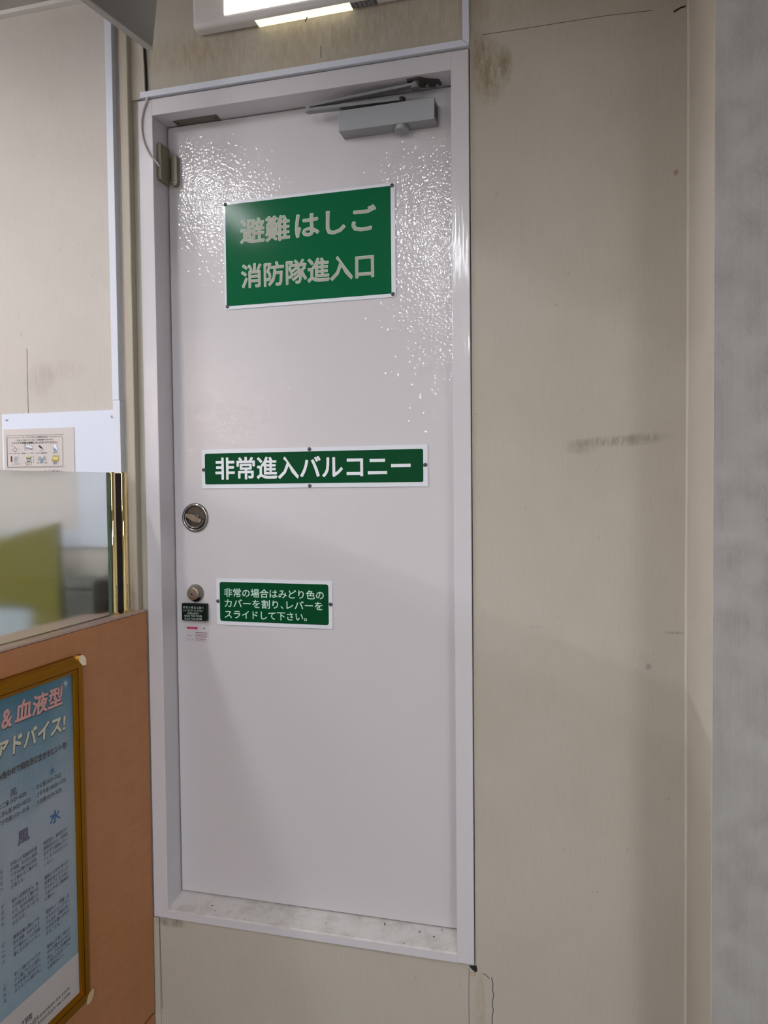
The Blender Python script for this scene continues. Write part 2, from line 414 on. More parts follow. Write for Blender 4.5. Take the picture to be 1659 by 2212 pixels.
bm = B(); extrude_poly(bm, [(-.2745, .0055, .431), (-.2575, .0055, .434), (-.2555, .0055, .424), (-.259, .0055, .418), (-.268, .0055, .424)], Vector((0, -.001, 0))); mesh('chip', bm, BLACK, wall_back)
bm = B(); extrude_poly(bm, [(-.2715, .0048, .4165), (-.263, .0048, .4185), (-.2615, .0048, .411), (-.271, .0048, .409)], Vector((0, -.002, 0))); mesh('chip', bm, mat('plaster', (.48, .36, .25), rough=.9), wall_back)

# ------------------------------------------------------------------ the door
door = thing('door_1', None, None, (FL, 0, FB), kind='structure')
bm = B(); box(bm, FL, IL, 0, .10, FB, FT, .0015); mesh('frame_jamb', bm, FRAME, door)
bm = B(); box(bm, IR, FR, 0, .10, FB, FT, .0015); mesh('frame_jamb', bm, FRAME, door)
bm = B(); box(bm, IL - .0005, IR + .0005, .0002, .10, IT, FT, .0012); mesh('frame_head', bm, FRAME, door)
bm = B(); extrude_poly(bm, [(IL - .0005, .0004, FB), (IL - .0005, .0004, IB - .003), (IL - .0005, .004, IB), (IL - .0005, .10, .4785), (IL - .0005, .10, FB)], Vector((IR - IL + .001, 0, 0)))
sill = mesh('sill', bm, [FRAME, SILL], door)
for p in sill.data.polygons:
    if p.normal.z > .6: p.material_index = 1
bm = B(); box(bm, FL, FR, .11, .14, FB, FT); mesh('backing', bm, BLACK, door)
bm = B(); box(bm, IL + .0028, IR - .0015, LY, .105, .4755, IT - .0022, .0012); leaf = mesh('leaf', bm, PAINT, door)
bm = B(); plate(bm, -.7184, -.6141, 1.3244, 1.458, .006, LY - .0003, LY + .001); mesh('sticker_residue', bm, PAINT, leaf)
bm = B(); plate(bm, -.800, -.7243, 1.3104, 1.430, .006, LY - .0002, LY + .001); mesh('sticker_residue', bm, PAINT, leaf)
bm = B()
for k in range(16):
    x = random.choice([-.616, -.62, -.63, -.66, -.70]) + random.uniform(-.006, .003); zz = random.uniform(1.33, 1.43)
    extrude_poly(bm, [(x, LY, zz), (x + random.uniform(.001, .003), LY, zz + .001), (x + random.uniform(.001, .004), LY, zz + random.uniform(.003, .008)), (x - .001, LY, zz + .004)], Vector((0, -.0009, 0)))
mesh('peeled_flake', bm, PAINT, leaf)
for (x, y0, zz, r) in [(-.905, .02, .4607, .0018), (-.86, .012, .4585, .0042), (-.62, .03, .466, .0012), (-.36, .035, .4672, .0022), (-.98, .01, .4583, .001)]:
    bm = B(); lathe(bm, [(r, 0), (r * .7, .0006)], (x, y0, zz), (0, -.2, 1), 7); mesh('paint_chip', bm, BLACK, sill)
# strike plate let into the frame head
bm = B(); extrude_poly(bm, [(-.9915, .0385, IT - .0003), (-.8745, .0385, IT - .0003), (-.8755, .0645, IT - .0003), (-.9915, .0645, IT - .0003)], Vector((0, 0, -.0012)))
sp = mesh('strike_plate', bm, mat('worn_plate', (.17, .155, .13), rough=.6, metal=.5), door)
for x in (-.984, -.882):
    bm = B(); lathe(bm, [(.004, 0), (.003, .001)], (x, .051, IT - .0014), (0, 0, -1), 10); mesh('screw', bm, DARKM, sp)

# ------------------------------------------------------------------ signs on the door
def sign(name, label, x0, x1, z0, z1, gx0, gx1, gz0, gz1, r, gr, m, screws, sm):
    t = thing(name, label, 'sign', ((x0 + x1) / 2, LY, z0), group='green signs on the door')
    bm = B(); plate(bm, x0, x1, z0, z1, r, LY - .0022, LY); mesh('plate', bm, SIGNW, t)
    bm = B(); plate(bm, gx0, gx1, gz0, gz1, gr, LY - .0027, LY - .001); mesh('green_field', bm, m, t)
    for sx, sz in screws:
        bm = B(); lathe(bm, [(.0046, 0), (.0046, .001), (.0034, .0022), (.0012, .0024)], (sx, LY - .0022, sz), (0, -1, 0), 14)
        s = mesh('screw', bm, sm, t, True)
        bm = B(); box(bm, sx - .0020, sx + .0020, LY - .0049, LY - .0046, sz - .0005, sz + .0005); box(bm, sx - .0005, sx + .0005, LY - .0049, LY - .0046, sz - .002, sz + .002)
        mesh('screw_slot', bm, BLACK, s)
    return t
s1 = sign('escape_ladder_sign', 'large green sign with two rows of silver Japanese letters, high on the door',
          -.8725, -.4425, 1.9335, 2.1920, -.8675, -.4528, 1.9415, 2.1853, .006, .0008, GREEN,
          [(-.8672, 2.1862), (-.4492, 2.1858), (-.4495, 1.9400), (-.8660, 1.9408)], SCREW)
for s, a, b, v, em in (('避難', -.8290, -.7000, 2.0925, .0625), ('はしご', -.6870, -.4870, 2.0930, .0630), ('消防隊進入口', -.8280, -.4935, 1.9870, .0600)):
    lettering(s, a, b, v, em, PALEG, s1, depth=LY - .0029, offset=.028, name='letter_edge')
    lettering(s, a + .0015, b - .0015, v - .0003, em, SILVER, s1, depth=LY - .0034, offset=.012)
s2 = sign('balcony_entry_sign', 'long narrow green sign with one row of white letters across the door',
          -.9428, -.3715, 1.4985, 1.5943, -.9340, -.3818, 1.5088, 1.5846, .001, .004, GREEND,
          [(-.6584, 1.5900), (-.6585, 1.5028), (-.9378, 1.5450), (-.3770, 1.5480)], SCREW)
lettering('非常進入バルコニー', -.9055, -.4110, 1.5255, .0570, LETW, s2, depth=LY - .0031, offset=.022)
s3 = sign('break_cover_sign', 'small green sign with three rows of white instructions beside the lock',
          -.9088, -.6055, 1.1612, 1.2762, -.8995, -.6149, 1.1703, 1.2676, .003, .006, GREEND,
          [(-.9046, 1.2196), (-.6096, 1.2206)], SCREW)
lettering('非常の場合はみどり色の', -.8875, -.6262, 1.2330, .0230, LETG, s3, depth=LY - .0031, offset=.012)
lettering('カバーを割り、', -.8865, -.7300, 1.2070, .0225, LETG, s3, depth=LY - .0031, offset=.012)
lettering('レバーを', -.7225, -.6295, 1.2070, .0225, LETG, s3, depth=LY - .0031, offset=.012)
lettering('スライドして下さい。', -.8865, -.6700, 1.1795, .0225, LETG, s3, depth=LY - .0031, offset=.012)

# ------------------------------------------------------------------ door closer
cl = thing('door_closer', 'grey hydraulic door closer with folded arm at the top of the door', 'door closer', (-.452, LY, 2.304))
bm = B(); box(bm, -.5627, -.3415, .023, LY, 2.304, 2.351, .0012); body = mesh('body', bm, ALU, cl)
bm = B(); box(bm, -.3415, -.3408, .030, .058, 2.312, 2.343); mesh('end_recess', bm, DARKM, body)
bm = B(); lathe(bm, [(.0165, -.002), (.0165, .008), (.015, .010), (.004, .0105)], (-.4195, .041, 2.304), (0, 0, -1), 28); mesh('valve_cap', bm, ALU, cl, False)
bm = B(); lathe(bm, [(.009, 0), (.009, .016), (.006, .018)], (-.4195, .041, 2.351), (0, 0, 1), 16); mesh('spindle', bm, DARKM, cl)
def bar(bm, a, b, w, h):
    a = Vector(a); b = Vector(b); d = (b - a).normalized(); s = Vector((-d.y, d.x, 0)).normalized(); up = d.cross(s)
    if up.z < 0: up = -up
    n = 8; pts = []
    for i in range(n + 1):
        an = -PI / 2 + PI * i / n; pts.append(b + d * (w / 2) * math.cos(an) + s * (w / 2) * math.sin(an))
    for i in range(n + 1):
        an = PI / 2 + PI * i / n; pts.append(a + d * (w / 2) * math.cos(an) + s * (w / 2) * math.sin(an))
    return extrude_poly(bm, [p - up * h / 2 for p in pts], up * h)
bm = B(); bar(bm, (-.4195, .041, 2.363), (-.632, .020, 2.358), .016, .007); mesh('main_arm', bm, ALUD, cl)
bm = B(); bar(bm, (-.632, .020, 2.367), (-.383, .020, 2.381), .014, .006); mesh('link_arm', bm, ALUD, cl)
bm = B(); lathe(bm, [(.0075, -.004), (.0075, .011), (.005, .013)], (-.632, .020, 2.358), (0, 0, 1), 18); mesh('elbow_pin', bm, ALUD, cl)
bm = B(); lathe(bm, [(.010, 0), (.010, .004), (.007, .005), (.007, .014), (.011, .015), (.011, .019)], (-.383, .020, 2.372), (0, 0, 1), 20); mesh('shoe_pin', bm, ALUD, cl)
bm = B(); extrude_poly(bm, [(-.400, .010, 2.3865), (-.372, .008, 2.3865), (-.352, .022, 2.3865), (-.332, .030, 2.3865), (-.330, .050, 2.3865), (-.345, .054, 2.3865), (-.372, .048, 2.3865), (-.398, .034, 2.3865)], Vector((0, 0, .005)))
shoe = mesh('shoe', bm, DARKM, cl)
for x, y in ((-.338, .042), (-.360, .036)):
    bm = B(); lathe(bm, [(.004, 0), (.004, .004)], (x, y, 2.3865), (0, 0, -1), 10); mesh('screw', bm, DULL, shoe)

# ------------------------------------------------------------------ alarm contact, its cable and the wire duct
se = thing('door_contact_sensor', 'olive magnetic door contact on the left jamb, cable entering it', 'sensor', (IL, .03, 2.246))
bm = B(); box(bm, IL, -1.0115, .016, .058, 2.246, 2.334, .003, 3); mesh('switch_body', bm, OLIVE, se)
bm = B(); box(bm, -1.0115, -1.010, .022, .050, 2.256, 2.326, .0006); mesh('switch_lid', bm, OLIVE, se)
mg = thing('contact_magnet', 'narrow olive magnet block of the alarm contact, screwed to the door leaf', 'sensor', (-.999, LY, 2.242))
bm = B(); plate(bm, -1.0085, -.9895, 2.2415, 2.318, .009, .050, LY); mesh('magnet_body', bm, OLIVE, mg)
bm = B(); box(bm, -1.0068, -1.0048, .0494, .0502, 2.252, 2.308); mesh('groove', bm, BLACK, mg)
bm = B(); lathe(bm, [(.0028, 0), (.0022, .001)], (-.999, .050, 2.248), (0, -1, 0), 10); mesh('screw', bm, DULL, mg)
bm = B(); tube(bm, spline([(-1.034, -.002, 2.437), (-1.0345, -.0035, 2.4290), (-1.0467, -.0035, 2.4031), (-1.0520, -.0035, 2.3711), (-1.0471, -.0035, 2.3322), (-1.0325, -.003, 2.3010), (-1.021, .008, 2.286), (-1.0165, .017, 2.277)], 8), .0032, 10)
setp(mesh('sensor_cable', bm, CABLE, None, True, (-1.034, 0, 2.43)), 'thin white cable curving from the duct down to the door contact', 'cable')
du = thing('wire_duct', 'white plastic wire duct above the door, turning up at its right end', 'wire duct', (-.66, WY, 2.4335))
bm = B(); extrude_poly(bm, [(-1.0515, WY, 2.4335), (-.2605, WY, 2.4335), (-.2742, WY, 2.4472), (-1.0515, WY, 2.4472)], Vector((0, -.012, 0))); mesh('horizontal_run', bm, DUCT, du)
bm = B(); extrude_poly(bm, [(-.2600, WY, 2.4340), (-.2600, WY, CEIL), (-.2738, WY, CEIL), (-.2738, WY, 2.4476)], Vector((0, -.012, 0))); mesh('vertical_run', bm, DUCT, du)
d2 = thing('cable_conduit', 'white plastic conduit running up the wall left of the door', 'conduit', (-1.13, WY, 1.22))
bm = B(); box(bm, -1.1400, -1.1215, -.014, WY, 1.7168, CEIL - .01, .0008); mesh('upper_run', bm, DUCT, d2)
bm = B(); box(bm, -1.1385, -1.1190, -.015, WY, 1.222, 1.7160, .0008); mesh('lower_run', bm, DUCT, d2)

# ------------------------------------------------------------------ pull, lock, cover and note
pu = thing('flush_ring_pull', 'round steel flush pull with a folding blade, left edge of the door', 'door handle', (-.9640, LY, 1.389))
C0 = Vector((-.9640, LY, 1.4262))
bm = B(); lathe(bm, [(.0365, -.001), (.0365, .0015), (.0345, .0045), (.0315, .0055), (.0290, .0045), (.0278, .0), (.0278, -.0005)], C0, (0, -1, 0), 48); mesh('ring', bm, STEEL, pu, True)
bm = B(); lathe(bm, [(.0285, 0), (.0285, .0006), (.012, .0010), (.0115, .0035), (.010, .0045)], C0, (0, -1, 0), 40); mesh('cup', bm, mat('cup_steel', (.12, .112, .10), rough=.32, metal=1.0), pu)
bm = B(); tube(bm, [(C0.x + .0245 * math.cos(a), LY - .0050, C0.z + .0245 * math.sin(a)) for a in [math.radians(158 + i * 187 / 24) for i in range(25)]], .0022, 10); mesh('ring_handle', bm, STEEL, pu, True)
bm = B(); extrude_poly(bm, [(-.9859, .0565, 1.4366), (-.9650, .0565, 1.4349), (-.9430, .0565, 1.4214), (-.9462, .0565, 1.4144), (-.9669, .0565, 1.4172), (-.9872, .0565, 1.4296)], Vector((0, .0035, 0))); mesh('turn_blade', bm, NICKEL, pu)
lk = thing('cylinder_lock', 'round steel key cylinder above the small black cover', 'lock', (-.9655, LY, 1.217))
LC = Vector((-.9665, LY, 1.2375))
bm = B(); lathe(bm, [(.0225, 0), (.0225, .002), (.0205, .005), (.0160, .0155), (.0152, .0168), (.0135, .0172)], LC, (0, -1, 0), 44); mesh('housing', bm, NICKEL, lk, True)
bm = B(); lathe(bm, [(.0140, .016), (.0140, .0178), (.0132, .0184)], LC, (0, -1, 0), 40); fc = mesh('face', bm, NICKEL, lk)
bm = B(); lathe(bm, [(.0046, .018), (.0046, .0192), (.0036, .0195)], LC + Vector((-.001, 0, 0)), (0, -1, 0), 22); mesh('plug', bm, STEEL, lk)
bm = B(); box(bm, LC.x - .0030, LC.x + .0008, LC.y - .0202, LC.y - .0194, LC.z - .0008, LC.z + .0008); box(bm, LC.x - .0018, LC.x - .0004, LC.y - .0202, LC.y - .0194, LC.z - .0022, LC.z + .0022); mesh('keyhole', bm, BLACK, lk)
cv = thing('break_cover', 'small black cover box with white emergency text under the lock', 'cover', (-.966, LY, 1.170))
bm = B(); box(bm, -.9998, -.9315, .051, LY, 1.1700, 1.2130, .0025, 3); mesh('shell', bm, COVER, cv)
for s, a, b, v, em in (('非 常 の 場 合 は 割 り', -.9947, -.9384, 1.2005, .0070), ('レバーをスライドして下さい', -.9949, -.9401, 1.1930, .0066), ('EMERGENCY', -.9829, -.9510, 1.1861, .0068), ('BREAK THIS COVER', -.9913, -.9427, 1.1795, .0068), ('SLIDE THE LEVER', -.9914, -.9428, 1.1728, .0068)):
    lettering(s, a, b, v, em, LETC, cv, depth=.0507, offset=0)
nt_ = thing('instruction_sticker', 'small worn sticker with a red arrow below the black cover', 'sticker', (-.966, LY, 1.112))
bm = B(); extrude_poly(bm, [(-.9994, LY, 1.1590), (-.9335, LY, 1.1592), (-.9325, LY, 1.150), (-.9345, LY, 1.1165), (-.937, LY, 1.1125), (-.950, LY, 1.1133), (-.97, LY, 1.1138), (-.9985, LY, 1.1142), (-.9992, LY, 1.130)], Vector((0, -.0006, 0))); pa = mesh('paper', bm, NOTEP, nt_)
NY = LY - .0009
flat([(-.9932, 1.1468), (-.9685, 1.1470), (-.9685, 1.1452), (-.9608, 1.1495), (-.9685, 1.1538), (-.9685, 1.1522), (-.9932, 1.1520)], NY, RED, nt_, 'red_arrow')
line_loop([(-.9951, 1.1160), (-.9728, 1.1160), (-.9728, 1.1312), (-.9951, 1.1312)], .0004, NY, GREYL, nt_, 'outline')
flat([(-.9905, 1.1285), (-.981, 1.1285), (-.981, 1.1298), (-.9905, 1.1298)], NY, RED, nt_, 'red_bar')
line_loop([(-.9905, 1.122), (-.984, 1.1205), (-.978, 1.122)], .0006, NY, GREYL, nt_, 'lever_drawing', closed=False)
for x in (-.9905, -.978):
    flat([(x - .0014, 1.1185), (x + .0014, 1.1185), (x + .0014, 1.1212), (x - .0014, 1.1212)], NY, GREYL, nt_, 'lever_drawing')
for i in range(6):
    zz = 1.1383 - i * .0041; x = -.9692
    bm = B(); x1 = -.9364 - (random.uniform(0, .006))
    while x < x1:
        w = random.uniform(.0010, .0022); box(bm, x, x + w, NY, NY + .0001, zz - .0008, zz + .0008); x += w + random.uniform(.0003, .0008)
    mesh('small_print', bm, REDT if i % 2 else INK, nt_)
for x, w in ((-.9562, .0012), (-.9478, .0055)):
    flat([(x, 1.1488), (x + w, 1.1488), (x + w, 1.1508), (x, 1.1508)], NY, INK if w > .003 else REDT, nt_, 'small_print')

# ------------------------------------------------------------------ exit light box above the door
ex = thing('exit_light_box', 'white exit light box with lit panel, fixed to the wall above the door', 'light fixture', (-.63, WY, 2.556))
EX0, EX1, EZ0, EZ1, EY = -.8965, -.365, 2.556, 2.694, -.034
def frontface(bm, pts): return extrude_poly(bm, pts, Vector((0, 0, 0)))
bm = B(); box(bm, EX0, EX1, EY + .002, WY, EZ0, EZ1, .010, 5); cs = mesh('casing', bm, EXITW, ex, True)
for p in cs.data.polygons: p.use_smooth = p.area < 2e-3
bm = B(); box(bm, -.814, -.446, EY, EY + .004, 2.573, 2.684, .0006); mesh('lit_panel', bm, EXITG, ex)
bm = B(); extrude_poly(bm, [(-.7445, -.0215, EZ0 - .0006), (-.5190, -.0235, EZ0 - .0006), (-.5195, .0035, EZ0 - .0006), (-.7445, .0045, EZ0 - .0006)], Vector((0, 0, .003))); mesh('lit_slot', bm, EXITY, ex)
bm = B(); extrude_poly(bm, [(-.5170, -.021, EZ0 - .0006), (-.4600, -.021, EZ0 - .0006), (-.4600, -.002, EZ0 - .0006), (-.5170, -.002, EZ0 - .0006)], Vector((0, 0, .003))); lb = mesh('rating_label', bm, LABELG, ex)
bm = B()
for i in range(5):
    for k in range(5):
        x = -.513 + k * .010 + random.uniform(0, .002); box(bm, x, x + random.uniform(.003, .008), -.0195 + i * .0034, -.0180 + i * .0034, EZ0 - .0009, EZ0 - .0007)
mesh('small_print', bm, GREYL, lb)
bm = B(); box(bm, EX0 - .0003, EX0 + .0012, EY + .014, WY - .004, EZ0 + .012, EZ1 - .012, .0005); mesh('end_cap', bm, EXITW, ex)

# grey panel hanging from the ceiling in front of the wall
hp = thing('hanging_panel', 'dark grey panel hanging from the ceiling, upper left corner of the view', 'panel', (-.82, -.42, 2.33))
p0 = Vector((-.8054, -.35, 2.3302)); d0 = Vector((-.029, -.17, .003)).normalized(); n0 = Vector((d0.y, -d0.x, 0)).normalized()
q = [p0, p0 + d0 * .42, p0 + d0 * .42 + Vector((0.01, 0, .37)), p0 + Vector((.012, .055, .369))]
bm = B(); extrude_poly(bm, [v + n0 * .001 for v in q], n0 * .008); mesh('face', bm, PANELG, hp)
bm = B(); extrude_poly(bm, [p0 + Vector((0, 0, -.0035)), p0 + d0 * .42 + Vector((0, 0, -.0035)), p0 + d0 * .42, p0], n0 * .011); mesh('edge_profile', bm, PANELE, hp)

# ------------------------------------------------------------------ partition with etched glass screen and brass post
XP = -1.064
pt = thing('partition', 'low wood-grain partition standing at right angles to the door wall', 'partition', (-1.11, -.7, 0))
bm = B(); box(bm, -1.17, XP, -2.2, -.0025, .197, 1.1985, .0008); mesh('panel', bm, WOOD, pt)
bm = B(); box(bm, -1.172, XP + .0005, -2.2, -.0025, 1.1995, 1.2045, .0006); mesh('cap', bm, CAPM, pt)
bm = B(); box(bm, -1.165, XP - .004, -2.2, -.0045, .1950, 1.202); mesh('core', bm, BLACK, pt)
bm = B(); box(bm, -1.168, XP - .001, -2.2, -.0025, 0, .1910); mesh('kick_board', bm, WOOD, pt)
gs = thing('glass_screen', 'frosted glass screen standing on the wood partition', 'glass screen', (-1.096, -.6, 1.2045))
bm = B(); box(bm, -1.102, -1.092, -2.1, -.1040, 1.2055, 1.5380)
gp = mesh('pane', bm, [GLASS_S, GLASS_R, GLASS_E], gs)
for p in gp.data.polygons:
    p.material_index = 1 if p.normal.x < -.5 else (0 if p.normal.x > .5 else 2)
ps = thing('brass_post', 'polished brass end post of the glass screen', 'post', (-1.097, -.068, 1.2045))
for ty, tr_ in ((-.0885, .0076), (-.0470, .0099)):
    bm = B(); lathe(bm, [(tr_, 1.2050), (tr_, 1.5376), (tr_ - .0012, 1.5392), (.001, 1.5395)], (-1.0945, ty, 0), (0, 0, 1), 48); tb = mesh('tube', bm, BRASS, ps, True)
    md = tb.modifiers.new('e', 'EDGE_SPLIT'); md.split_angle = math.radians(40)
bm = B(); box(bm, -1.1000, -1.0920, -.0835, -.0535, 1.2060, 1.5370); mesh('rubber_infill', bm, BLACK, ps)
bm = B(); extrude_poly(bm, [(x - 1.0945, y - .0665, 1.2046) for x, y in rrect(-.0135, .0135, -.0385, .0385, .0134, 8)], Vector((0, 0, .0016))); mesh('base_flange', bm, BRASS, ps)
for ty, tr_ in ((-.0885, .0076), (-.0470, .0099)):
    bm = B(); lathe(bm, [(tr_ + .0028, 1.2062), (tr_ + .0024, 1.2078), (tr_ + .0006, 1.2090), (tr_, 1.2092)], (-1.0945, ty, 0), (0, 0, 1), 40); mesh('collar', bm, BRASS, ps, True)
bm = B(); box(bm, -1.1030, -1.0925, -.1045, -.0990, 1.2050, 1.5385, .001); mesh('glass_channel', bm, GLASS_E, ps)

# ------------------------------------------------------------------ framed poster on the partition
pf = thing('framed_poster', 'blue astrology poster in a gold snap frame on the wood partition', 'poster', (XP, -.55, .40))
Y1, Y0, Z0, Z1 = -.2640, -.8420, .4020, 1.1500
def rail(a, b, inward, name='frame_rail'):
    """snap-frame rail from a to b on the partition face, profile grows inward"""
    a = Vector(a); b = Vector(b); inward = Vector(inward); prof = [(0, 0), (.001, .008), (.006, .0150), (.013, .0175), (.0245, .0165), (.0245, .0135), (.0260, .0135), (.0260, .0160), (.0330, .0140), (.0345, .0095), (.0345, 0)]
    d = (b - a).normalized(); bm = B(); ra, rb = [], []
    for w, h in prof:
        ra.append(bm.verts.new(a + inward * w + d * w + Vector((h, 0, 0)))); rb.append(bm.verts.new(b + inward * w - d * w + Vector((h, 0, 0))))
    n = len(prof)
    for i in range(n): bm.faces.new((ra[i], ra[(i + 1) % n], rb[(i + 1) % n], rb[i]))
    bm.faces.new(ra[::-1]); bm.faces.new(rb)
    return mesh(name, bm, GOLD, pf)
rail((XP, Y1, Z0), (XP, Y1, Z1), (0, -1, 0)); rail((XP, Y0, Z0), (XP, Y0, Z1), (0, 1, 0))
rail((XP, Y0, Z1), (XP, Y1, Z1), (0, 0, -1)); rail((XP, Y0, Z0), (XP, Y1, Z0), (0, 0, 1))
for cy, cz, sy, sz in ((Y1, Z1, -1, -1), (Y1, Z0, -1, 1), (Y0, Z1, 1, -1), (Y0, Z0, 1, 1)):
    pts = []
    L_ = .0235
    pts.append((cy + sy * L_, cz + sz * .0)); 
    for i in range(7):
        a = PI / 2 * i / 6; r = .016
        pts.append((cy + sy * (r - r * math.sin(a)), cz + sz * (r - r * math.cos(a))))
    pts += [(cy, cz + sz * L_), (cy + sy * L_ * .55, cz + sz * L_ * .95), (cy + sy * L_ * .98, cz + sz * L_ * .5)]
    bm = B(); extrude_poly(bm, [(XP, a - sy * .0006, b - sz * .0006) for a, b in pts], Vector((.0182, 0, 0))); mesh('corner_cap', bm, GOLDH, pf)
PX = XP + .0085
bm = B(); box(bm, XP + .0002, PX, Y0 + .03, Y1 - .03, Z0 + .03, Z1 - .03); po = mesh('poster', bm, POSTER, pf)
SX = PX + .0004
flat([(Y0 + .035, Z0 + .033), (Y1 - .0335, Z0 + .033), (Y1 - .0335, .5235), (Y0 + .035, .5235)], SX - .0001, PWHITE, po, 'white_foot', 'side')
def pl(s, a, b, v, em, m, off=.008, d=0.0, **k): return lettering(s, a, b, v, em, m, po, 'side', SX + d, off, **k)
def bold(s, a, b, v, em, m, off):
    pl(s, a + .0012, b + .0012, v - .0018, em, PSHAD, off + .012, 0, name='lettering_shadow', shear=.12); pl(s, a, b, v, em, m, off, .0005, shear=.12)
bold('血液型', -.4660, -.3290, 1.0640, .0420, PPINK, .030)
bold('&', -.5005, -.4730, 1.0605, .0480, PPINK, .030)
bold('アドバイス!', -.5160, -.3230, 1.0075, .0390, PCREAM, .034)
pl('組み合わせで前向きに生きるヒントを!', -.5260, -.3205, .9690, .0150, PGLOW, .045, 0, name='lettering_glow'); pl('組み合わせで前向きに生きるヒントを!', -.5260, -.3205, .9690, .0150, INK, .028, .0005)
line_loop(rrect(-.4160, -.3130, .8800, .9470, .006, 4), .0006, SX, PLINE, po, 'outline', 'side')
line_loop(rrect(-.5250, -.4220, .8800, .9470, .006, 4), .0006, SX, PLINE, po, 'outline', 'side')
pl('水', -.3742, -.3570, .9285, .0165, PBLUE, .01); pl('風', -.4825, -.4640, .9275, .0165, PPUR, .01)
pl('水', -.3765, -.3450, .8300, .0265, PBLUE, .022); pl('風', -.4660, -.4345, .8290, .0290, PPUR, .022)
for s, a, b, v in (('かに座 (6/21~7/22)', -.4116, -.3400, .9150), ('さそり座 (10/23~11/21)', -.4113, -.3255, .8993), ('うお座 (2/19~3/20)', -.4110, -.3395, .8838),
                   ('ふたご座 (5/21~6/20)', -.5210, -.4400, .9150), ('てんびん座 (9/23~10/22)', -.5230, -.4295, .8990), ('みずがめ座 (1/21~2/18)', -.5230, -.4330, .8840)):
    pl(s, a, b, v, .0108, INK, .006)
def para(lines, a, b, v, dv):
    full = b - a
    n0 = max(len(x) for x in lines)
    for i, s in enumerate(lines):
        w = full if len(s) >= n0 - 1 else full * len(s) / n0
        pl(s, a, a + w, v - i * dv, .0088, PPUR, .006)
para(['情感豊か、勘所抜きで', '面倒見がよい。気前面', '白すぎて弱気になっ', 'てしまうのはもった', 'いない。'], -.3965, -.3245, .7965, .0106)
para(['繊細さを併せ持つが', '自覚ははっきりした', 'がるタイプ。ただ追い', 'つめられると精神的', 'に脆い。'], -.3960, -.3248, .7270, .0106)
para(['現実をよく把握しな', 'がらもロマンチスト', 'でもある。決断も早い', 'だが好き嫌いが出す', 'ぎることも。'], -.3950, -.3240, .6570, .0108)
para(['警戒心が強く嘘はす', 'みな行動もないので', '安心。さらに信頼を得', 'ら得るにはオープン', 'な姿勢がよい。'], -.3935, -.3235, .5860, .0106)
para(['好奇心と知識欲旺盛', 'が特徴。大丈夫と納得', 'できれば動きは活発。', 'ただ飽きると集中力', 'が落ちる。'], -.4860, -.4155, .7975, .0107)
para(['意外と柔軟性あり。他', '人の話はよく聞ける', 'ので、自分の希望とど', 'う折り合いをつける', 'かがカギ。'], -.4850, -.4145, .7270, .0106)
para(['情報収集は熱心で分', '析も的確。おおらかす', 'ぎて細かいことに無頓', '着にならないように。'], -.4840, -.4130, .6570, .0108)
para(['新しい物好きでにぎや', 'かに過ごせると満足。', 'お天気屋に思われてし', 'まうと少し細かも。'], -.4832, -.4128, .5865, .0107)
for v, ls in ((.7950, ['は', 'が', 'な', 'ン']), (.7292, ['す', '分', 'の', 'も']), (.6585, ['に', '、', 'わ', 'れ']), (.5850, ['、', '不', 'れ', 'る'])):
    for i, s in enumerate(ls): pl(s, -.5125, -.5050, v - i * .0106, .0088, PPUR, .006)
pl('info@kaiunkan-ee.com', -.4620, -.3300, .4640, .0120, INK, .002); pl('www.kaiunkan-ee.com', -.4580, -.3290, .4520, .0120, INK, .002)
pl('ング学院', -.4790, -.4395, .4775, .0140, INK, .012); pl('E', -.4940, -.4850, .4800, .0180, INK, .012)
for a in range(0, 180, 20):      # printed star in the upper corner
    a0 = math.radians(a + 8); L_ = .020 if a % 40 else .034; w = .0005; cy, cz = -.3195, 1.1005
    dy, dz = math.cos(a0), math.sin(a0)
    flat([(cy - dy * L_ * .5, cz - dz * L_ * .5), (cy - dz * w, cz + dy * w), (cy + dy * L_ * .5, cz + dz * L_ * .5), (cy + dz * w, cz - dy * w)], SX + .00005 + a * 1e-7, PGLOW, po, 'star_ray', 'side')
for i in range(6):               # printed light streaks
    y = -.470 + i * .013
    flat([(y, .985), (y + .0012, .985), (y - .012, .925), (y - .0135, .925)], SX - .00015, PSTREAK, po, 'light_streak', 'side')

# ------------------------------------------------------------------ white board and laminated notice on the booth wall
wb = thing('white_board', 'plain white backing board screwed to the wall behind the glass', 'board', (-1.31, WY, 1.355))
bm = B(); box(bm, -1.4765, -1.1410, -.001, WY, 1.355, 1.6945, .0006); mesh('panel', bm, BOARD, wb)
for x, zz in ((-1.4610, 1.6805), (-1.1510, 1.6785), (-1.4610, 1.370), (-1.151, 1.370)):
    bm = B(); lathe(bm, [(.0042, 0), (.0042, .001), (.003, .0018), (.001, .0019)], (x, -.001, zz), (0, -1, 0), 16); s = mesh('screw', bm, SCREWL, wb)
    bm = B(); box(bm, x - .0017, x + .0017, -.0031, -.0028, zz - .0004, zz + .0004); box(bm, x - .0004, x + .0004, -.0031, -.0028, zz - .0017, zz + .0017); mesh('screw_slot', bm, SCREW, s)
nb = thing('laminated_notice', 'laminated paper notice with small pictures, taped to the white board', 'notice', (-1.365, -.0015, 1.40))
bm = B(); box(bm, -1.4705, -1.2600, -.0026, -.0011, 1.40, 1.6555, .0004); pa = mesh('paper', bm, PAPER, nb)
QY = -.0030
line_loop(rrect(-1.4600, -1.2935, 1.5585, 1.6335, .005, 4), .0009, QY, LINEP, nb, 'outline')
line_loop([(-1.4610, 1.6390), (-1.2890, 1.6380)], .0008, QY, LINEP, nb, 'outline', closed=False); line_loop([(-1.4610, 1.5568), (-1.2890, 1.5560)], .0008, QY, LINEP, nb, 'outline', closed=False)
